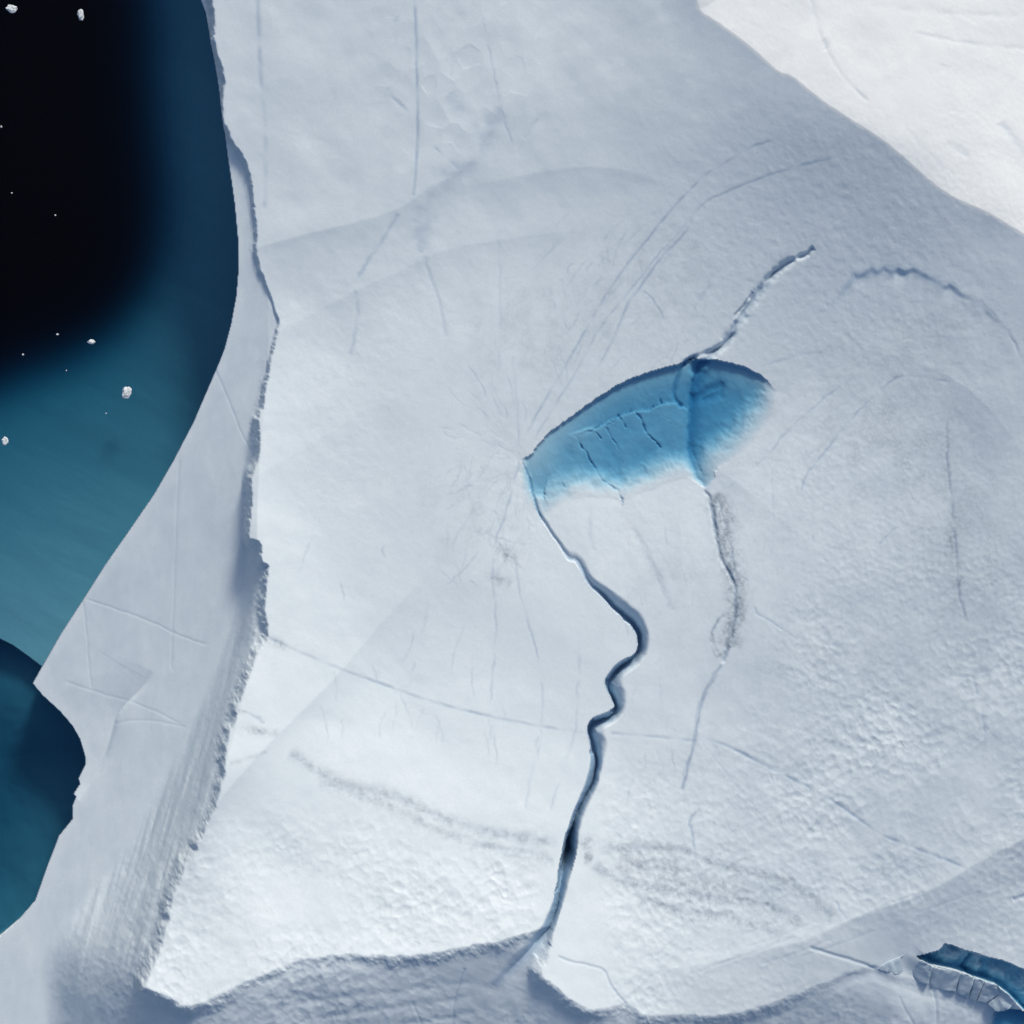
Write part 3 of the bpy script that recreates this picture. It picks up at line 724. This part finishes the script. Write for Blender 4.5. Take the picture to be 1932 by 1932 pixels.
# fall away into the sea far outside the picture
far = np.maximum.reduce([np.abs(X - 966) - 1500, np.abs(Y - 966) - 1500, np.zeros_like(X)])
H = H - (far * S) ** 1.2 * .9

# ------------------------------------------------------------------ materials
def new_mat(name):
    m = bpy.data.materials.new(name); m.use_nodes = True
    nt = m.node_tree
    for n in list(nt.nodes):
        nt.nodes.remove(n)
    return m, nt.nodes, nt.links

def ice_material(name, base=(.775, .832, .836), bump=1.0):
    m, n, l = new_mat(name)
    out = n.new("ShaderNodeOutputMaterial"); bs = n.new("ShaderNodeBsdfPrincipled")
    l.new(bs.outputs[0], out.inputs[0])
    bs.inputs["Roughness"].default_value = .62
    bs.inputs["Specular IOR Level"].default_value = .25
    geo = n.new("ShaderNodeNewGeometry")
    def noise(scale, detail=4, rough=.6):
        t = n.new("ShaderNodeTexNoise"); t.inputs["Scale"].default_value = scale
        t.inputs["Detail"].default_value = detail; t.inputs["Roughness"].default_value = rough
        l.new(geo.outputs["Position"], t.inputs["Vector"]); return t.outputs["Fac"]
    def mixc(fac, a, b):
        x = n.new("ShaderNodeMix"); x.data_type = 'RGBA'
        if isinstance(fac, float): x.inputs[0].default_value = fac
        else: l.new(fac, x.inputs[0])
        for k, v in ((6, a), (7, b)):
            if isinstance(v, tuple): x.inputs[k].default_value = (*v, 1)
            else: l.new(v, x.inputs[k])
        return x.outputs[2]
    def attr(nm):
        a = n.new("ShaderNodeAttribute"); a.attribute_name = nm; return a.outputs["Fac"]
    def math_(op, a, b):
        x = n.new("ShaderNodeMath"); x.operation = op; x.use_clamp = True
        for k, v in ((0, a), (1, b)):
            if isinstance(v, (int, float)): x.inputs[k].default_value = v
            else: l.new(v, x.inputs[k])
        return x.outputs[0]
    var = n.new("ShaderNodeMapRange"); l.new(noise(.12, 5, .6), var.inputs[0])
    var.inputs[1].default_value = .35; var.inputs[2].default_value = .7
    col = mixc(var.outputs[0], base, (base[0] * .91, base[1] * .93, base[2] * .955))
    mo = n.new("ShaderNodeMapRange"); l.new(noise(.55, 6, .7), mo.inputs[0]); mo.inputs[1].default_value = .42; mo.inputs[2].default_value = .72
    col = mixc(mo.outputs[0], col, mixc(1.0, col, (base[0] * .89, base[1] * .91, base[2] * .935)))
    gr = n.new("ShaderNodeMapRange"); l.new(noise(4.6, 4, .8), gr.inputs[0]); gr.inputs[1].default_value = .3; gr.inputs[2].default_value = .7
    col = mixc(gr.outputs[0], col, mixc(1.0, col, (base[0] * .88, base[1] * .89, base[2] * .90)))
    col = mixc(attr("vein_shade"), col, (.30, .40, .52))
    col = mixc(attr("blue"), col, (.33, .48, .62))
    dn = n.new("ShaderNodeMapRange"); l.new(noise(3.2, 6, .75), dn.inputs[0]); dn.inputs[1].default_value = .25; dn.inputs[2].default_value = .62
    df_ = math_('MULTIPLY', attr("dirt_shade"), dn.outputs[0])
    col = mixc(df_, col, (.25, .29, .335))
    l.new(col, bs.inputs["Base Color"])
    b1 = n.new("ShaderNodeBump"); b1.inputs["Distance"].default_value = .014 * bump; b1.inputs["Strength"].default_value = .5
    l.new(noise(4.5, 6, .72), b1.inputs["Height"])
    b2 = n.new("ShaderNodeBump"); b2.inputs["Distance"].default_value = .014 * bump; b2.inputs["Strength"].default_value = .3
    l.new(noise(1.1, 4, .6), b2.inputs["Height"]); l.new(b1.outputs[0], b2.inputs["Normal"])
    l.new(b2.outputs[0], bs.inputs["Normal"])
    return m

def water_material(name, dens, colour, rough=.03, ripple=.02):
    m, n, l = new_mat(name)
    out = n.new("ShaderNodeOutputMaterial")
    tr = n.new("ShaderNodeBsdfTransparent"); gl = n.new("ShaderNodeBsdfGlossy"); gl.inputs["Roughness"].default_value = rough
    # Schlick reflectance, the same from above and from below the surface
    ge = n.new("ShaderNodeNewGeometry"); dp = n.new("ShaderNodeVectorMath"); dp.operation = 'DOT_PRODUCT'
    l.new(ge.outputs["Normal"], dp.inputs[0]); l.new(ge.outputs["Incoming"], dp.inputs[1])
    def mth(op, a, b=None):
        x = n.new("ShaderNodeMath"); x.operation = op
        for k, v in ((0, a), (1, b)):
            if v is None: continue
            if isinstance(v, (int, float)): x.inputs[k].default_value = v
            else: l.new(v, x.inputs[k])
        return x
    fr = mth('MULTIPLY_ADD', mth('POWER', mth('SUBTRACT', 1.0, mth('ABSOLUTE', dp.outputs["Value"]).outputs[0]).outputs[0], 5.0).outputs[0], .98)
    fr.inputs[2].default_value = .02
    mx = n.new("ShaderNodeMixShader")
    geo = n.new("ShaderNodeNewGeometry"); tx = n.new("ShaderNodeTexNoise"); tx.inputs["Scale"].default_value = 1.4; tx.inputs["Detail"].default_value = 4
    l.new(geo.outputs["Position"], tx.inputs["Vector"])
    bp = n.new("ShaderNodeBump"); bp.inputs["Distance"].default_value = ripple; bp.inputs["Strength"].default_value = .4
    l.new(tx.outputs["Fac"], bp.inputs["Height"]); l.new(bp.outputs[0], gl.inputs["Normal"])
    l.new(fr.outputs[0], mx.inputs[0]); l.new(tr.outputs[0], mx.inputs[1]); l.new(gl.outputs[0], mx.inputs[2]); l.new(mx.outputs[0], out.inputs["Surface"])
    va = n.new("ShaderNodeVolumeAbsorption"); va.inputs["Color"].default_value = (*colour, 1); va.inputs["Density"].default_value = dens
    l.new(va.outputs[0], out.inputs["Volume"])
    return m

M_ice = ice_material("glacier_ice")
M_snow = ice_material("snow", (.735, .755, .75))
M_block = ice_material("block_ice", (.56, .65, .70), 2.0)
M_sea = water_material("sea_water", .29, (0.0, .47, .59))
M_pool = water_material("melt_water", .92, (0.0, .55, .76), ripple=.006)

# ------------------------------------------------------------------ objects
def link(o, parent=None):
    scene.collection.objects.link(o)
    if parent: o.parent = parent
    return o

WX = (X - 966) * S; WY = (966 - Y) * S
verts = np.stack([WX, WY, H], -1).reshape(-1, 3).astype(f32)
# shared vertex normals, so that parts meet without seams
gX = np.gradient(H, axis=1) / np.gradient(WX, axis=1)
gY = np.gradient(H, axis=0) / np.gradient(WY, axis=0)
nrm = np.stack([-gX, -gY, np.ones_like(H)], -1); nrm /= np.linalg.norm(nrm, axis=-1, keepdims=True)
nrm = nrm.reshape(-1, 3).astype(f32)

region = np.full(X.shape, 1, np.int8)                           # bowl
region[in_top & (qC > 0) & (X > 1200)] = 8                     # roll-over terrace
region[in_top & snow_side] = 2
region[~in_top] = 5                                              # apron
region[on_cliff & (tB < nL - .5)] = 3
region[on_cliff & (tB >= nL - .5)] = 4
region[in_canyon] = 6
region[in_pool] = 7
region[in_gully] = 9
region[in_water] = 0
NAMES = {0: ("submerged_ledge", M_ice), 1: ("ice_plateau", M_ice), 2: ("snow_slope", M_snow), 3: ("cliff_face", M_ice), 4: ("lower_slope", M_ice),
         5: ("shore_apron", M_ice), 6: ("meltwater_canyon", M_ice), 7: ("pool_basin", M_ice), 8: ("ice_terrace", M_ice), 9: ("gully_bed", M_ice)}
LABELS = {0: "pale ice ledge under the teal water", 2: "bright sunlit snow slope in the upper right corner", 3: "ragged grey fluted cliff face",
          4: "shaded ice slope along the bottom edge", 5: "smooth grey ice apron beside the water", 6: "winding dark blue canyon cut into the ice",
          7: "blue ice bed of the melt pool with dark cracks"}
iceberg = bpy.data.objects.new("iceberg", None)
link(iceberg)
iceberg["label"] = "huge white iceberg with smooth shaded bowl, winding blue canyon and ragged left cliff"
iceberg["category"] = "iceberg"

N1 = NX - 1
jj, ii = np.meshgrid(np.arange(N1), np.arange(N1), indexing='ij')
v00 = (jj * NX + ii).ravel()
faces = np.stack([v00, v00 + NX, v00 + NX + 1, v00 + 1], -1).astype(np.int32)
fid = region[:-1, :-1].ravel()
attrs = {"blue": blue.ravel(), "dirt_shade": np.clip(dirt_shade, 0, 1).ravel(), "vein_shade": np.clip(vein_shade, 0, 1).ravel()}
for rid, (nm, mt) in NAMES.items():
    fs = faces[fid == rid]
    if not len(fs): continue
    used, inv = np.unique(fs.ravel(), return_inverse=True)
    me = bpy.data.meshes.new(nm)
    me.vertices.add(len(used)); me.vertices.foreach_set("co", verts[used].ravel())
    me.loops.add(len(inv)); me.loops.foreach_set("vertex_index", inv.astype(np.int32))
    me.polygons.add(len(fs)); me.polygons.foreach_set("loop_start", np.arange(0, len(inv), 4, dtype=np.int32))
    me.polygons.foreach_set("use_smooth", np.ones(len(fs), bool))
    me.update(calc_edges=True)
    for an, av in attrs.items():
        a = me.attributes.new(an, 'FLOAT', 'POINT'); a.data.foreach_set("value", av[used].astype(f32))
    me.normals_split_custom_set_from_vertices(nrm[used])
    me.materials.append(mt)
    o = link(bpy.data.objects.new(nm, me), iceberg)
    if rid in LABELS: o["label"] = LABELS[rid]

# ---- fractured ice blocks along the gully
def block(corners, ztop, name="ice_block", thick=3.0, seed=0):
    pts3 = []
    rr = np.random.default_rng(seed + 40)
    for q_ in range(len(corners)):
        (x0, y0), z0 = corners[q_], ztop[q_]
        (x1, y1), z1 = corners[(q_ + 1) % len(corners)], ztop[(q_ + 1) % len(corners)]
        for f_ in (0, .33, .67):
            j_ = 0 if f_ == 0 else 1.1
            pts3.append((x0 + (x1 - x0) * f_ + rr.uniform(-j_, j_), y0 + (y1 - y0) * f_ + rr.uniform(-j_, j_), z0 + (z1 - z0) * f_ + rr.uniform(-j_, j_) * .05))
    bm = bmesh.new()
    top = [bm.verts.new(((x - 966) * S, (966 - y) * S, z)) for x, y, z in pts3]
    bot = [bm.verts.new((v.co.x, v.co.y, v.co.z - thick)) for v in top]
    n = len(top)
    bm.faces.new(top); bm.faces.new(bot[::-1])
    for i in range(n):
        bm.faces.new((top[i], bot[i], bot[(i + 1) % n], top[(i + 1) % n]))
    bmesh.ops.recalc_face_normals(bm, faces=bm.faces)
    bmesh.ops.bevel(bm, geom=list(bm.edges), offset=.035, segments=1, affect='EDGES')
    bmesh.ops.triangulate(bm, faces=bm.faces)
    bmesh.ops.subdivide_edges(bm, edges=[e for e in bm.edges if e.calc_length() > .3], cuts=3, use_grid_fill=True)
    for v in bm.verts:
        p = v.co * 1.7 + Vector((seed * 3.1, 0, 0))
        v.co += Vector((0, 0, 1)) * mnoise.fractal(p * 1.4, .7, 2.1, 5) * .06 + v.normal * mnoise.noise(v.co * 5 + Vector((seed, 0, 0))) * .04
    me = bpy.data.meshes.new(name); bm.to_mesh(me); bm.free()
    me.materials.append(M_block)
    for p in me.polygons: p.use_smooth = True
    a = me.attributes.new("blue", 'FLOAT', 'POINT')
    return link(bpy.data.objects.new(name, me), iceberg)

def hz(x, y):
    i = min(max(int(np.searchsorted(axis, x)), 0), NX - 1); j = min(max(int(np.searchsorted(axis, y)), 0), NX - 1)
    return float(H[j, i])
B_ = [([(195, 790), (245, 735), (540, 595), (690, 655), (610, 850), (370, 855)], (.85, 1.0, 1.3, 1.2, .8, .65)),
      ([(695, 685), (835, 750), (815, 990), (540, 930)], (1.0, .95, .1, -.35)),
      ([(855, 752), (1172, 825), (1135, 1095), (842, 1035)], (.75, .9, -.1, -.35)),
      ([(1190, 835), (1330, 890), (1285, 1165), (1150, 1110)], (.85, .9, -.1, -.2)),
      ([(1345, 895), (1450, 930), (1375, 1190), (1298, 1170)], (.9, 1.0, -.05, -.15)),
      ([(1462, 932), (1595, 975), (1640, 1090), (1500, 1215), (1390, 1195)], (.95, 1.0, .6, -.1, -.1)),
      ([(1605, 980), (1730, 1080), (1835, 1190), (1700, 1300), (1600, 1310), (1515, 1225), (1655, 1090)], (1.0, 1.0, .9, .4, 0, -.05, .55))]
for k, (cs, zz) in enumerate(B_):
    cc = gz(cs, GULLY_Z + .4)
    block(cc, [max(hz(x, y) + .10, 0) if k == 0 else GULLY_Z + z for (x, y), z in zip(cc, zz)], seed=k + 1)

# ---- water bodies
def prism(name, poly, z, depth, mat):
    bm = bmesh.new()
    top = [bm.verts.new(((x - 966) * S, (966 - y) * S, z)) for x, y in poly]
    bot = [bm.verts.new((v.co.x, v.co.y, z - depth)) for v in top]
    n = len(top)
    bm.faces.new(top); bm.faces.new(bot[::-1])
    for i in range(n):
        bm.faces.new((top[i], bot[i], bot[(i + 1) % n], top[(i + 1) % n]))
    bmesh.ops.recalc_face_normals(bm, faces=bm.faces)
    bmesh.ops.triangulate(bm, faces=bm.faces)
    me = bpy.data.meshes.new(name); bm.to_mesh(me); bm.free()
    me.materials.append(mat)
    return link(bpy.data.objects.new(name, me))

sea = prism("sea", [(-20000, -20000), (22000, -20000), (22000, 22000), (-20000, 22000)], 0.0, 90.0, M_sea)
sea["kind"] = "structure"
sea["label"] = "calm dark navy and teal sea along the left edge"

def grow(poly, g):
    n = len(poly); r = []
    for i in range(n):
        (ax, ay), (bx, by) = poly[i - 1], poly[(i + 1) % n]
        tx, ty = bx - ax, by - ay
        L = math.hypot(tx, ty) + 1e-6
        r.append((poly[i][0] + ty / L * g, poly[i][1] - tx / L * g))
    return r
pool = prism("melt_pool", grow(pool_poly, 4), POOL_Z, 7.0, M_pool)
pool["label"] = "bright blue oval meltwater pool in the middle of the ice"; pool["category"] = "pool"
gp = prism("melt_pool", gully_top + gully_bot, GULLY_Z, 5.0, M_pool)
gp["label"] = "narrow blue meltwater gully beside broken ice blocks, lower right corner"; gp["category"] = "pool"
hp_ = prism("melt_pool", hollow, GULLY_Z - .02, 5.0, M_pool)
hp_["label"] = "small blue pool below the ice blocks, cut off at the bottom right corner"; hp_["category"] = "pool"

# ---- drifting ice chunks
def floe(cx, cy, rx, ry, seed, label, tall=.6, name="ice_chunk"):
    bm = bmesh.new()
    bmesh.ops.create_icosphere(bm, subdivisions=3 if rx > 4 else 2, radius=1.0)
    for v in bm.verts:
        p = v.co.copy()
        k = 1 + .45 * mnoise.noise(p * 1.3 + Vector((seed * 5.3, 1.7, 0))) + .22 * mnoise.noise(p * 3.1 + Vector((seed, 7, 2)))
        v.co = Vector((p.x * k * rx * S, p.y * k * ry * S, p.z * k * tall * min(rx, ry) * S + .12 * min(rx, ry) * S))
    me = bpy.data.meshes.new(name); bm.to_mesh(me); bm.free()
    me.materials.append(M_snow)
    for p in me.polygons: p.use_smooth = rx < 4
    o = link(bpy.data.objects.new(name, me))
    x, y = P([(cx, cy)], .1)[0]
    o.location = ((x - 966) * S, (966 - y) * S, 0)
    o["label"] = label; o["category"] = "ice chunk"; o["group"] = "ice chunks drifting on the sea"
    return o
floe(22, 16, 10, 7, 1, "rounded white ice chunk floating at the far top left corner")
floe(152, 27, 6, 10, 2, "upright narrow white ice chunk floating near the top edge on black water")
floe(172, 645, 6.5, 4.5, 3, "small jagged white ice chunk at the edge of the black water")
floe(239, 741, 8, 11, 4, "pale drop shaped ice chunk on teal water near the ice shore")
floe(9, 832, 5.5, 8, 5, "lumpy white ice chunk at the left edge on teal water")
floe(108, 631, 2.4, 2.0, 6, "tiny ice chunk left of the jagged one, on dark water")
floe(43, 669, 1.9, 1.9, 7, "tiny white ice chunk near the left edge above the teal water")
floe(104, 406, 1.6, 1.6, 8, "tiny ice speck alone in the middle of the black water")
floe(22, 364, 1.5, 1.6, 9, "tiny ice speck near the left edge of the black water")
floe(2, 239, 1.8, 2.2, 10, "tiny ice speck touching the upper left edge of the picture")
floe(125, 699, 1.4, 1.2, 11, "faint ice speck on teal water below the jagged chunk")
floe(200, 780, 1.3, 1.3, 12, "faint ice speck below and left of the drop shaped chunk")
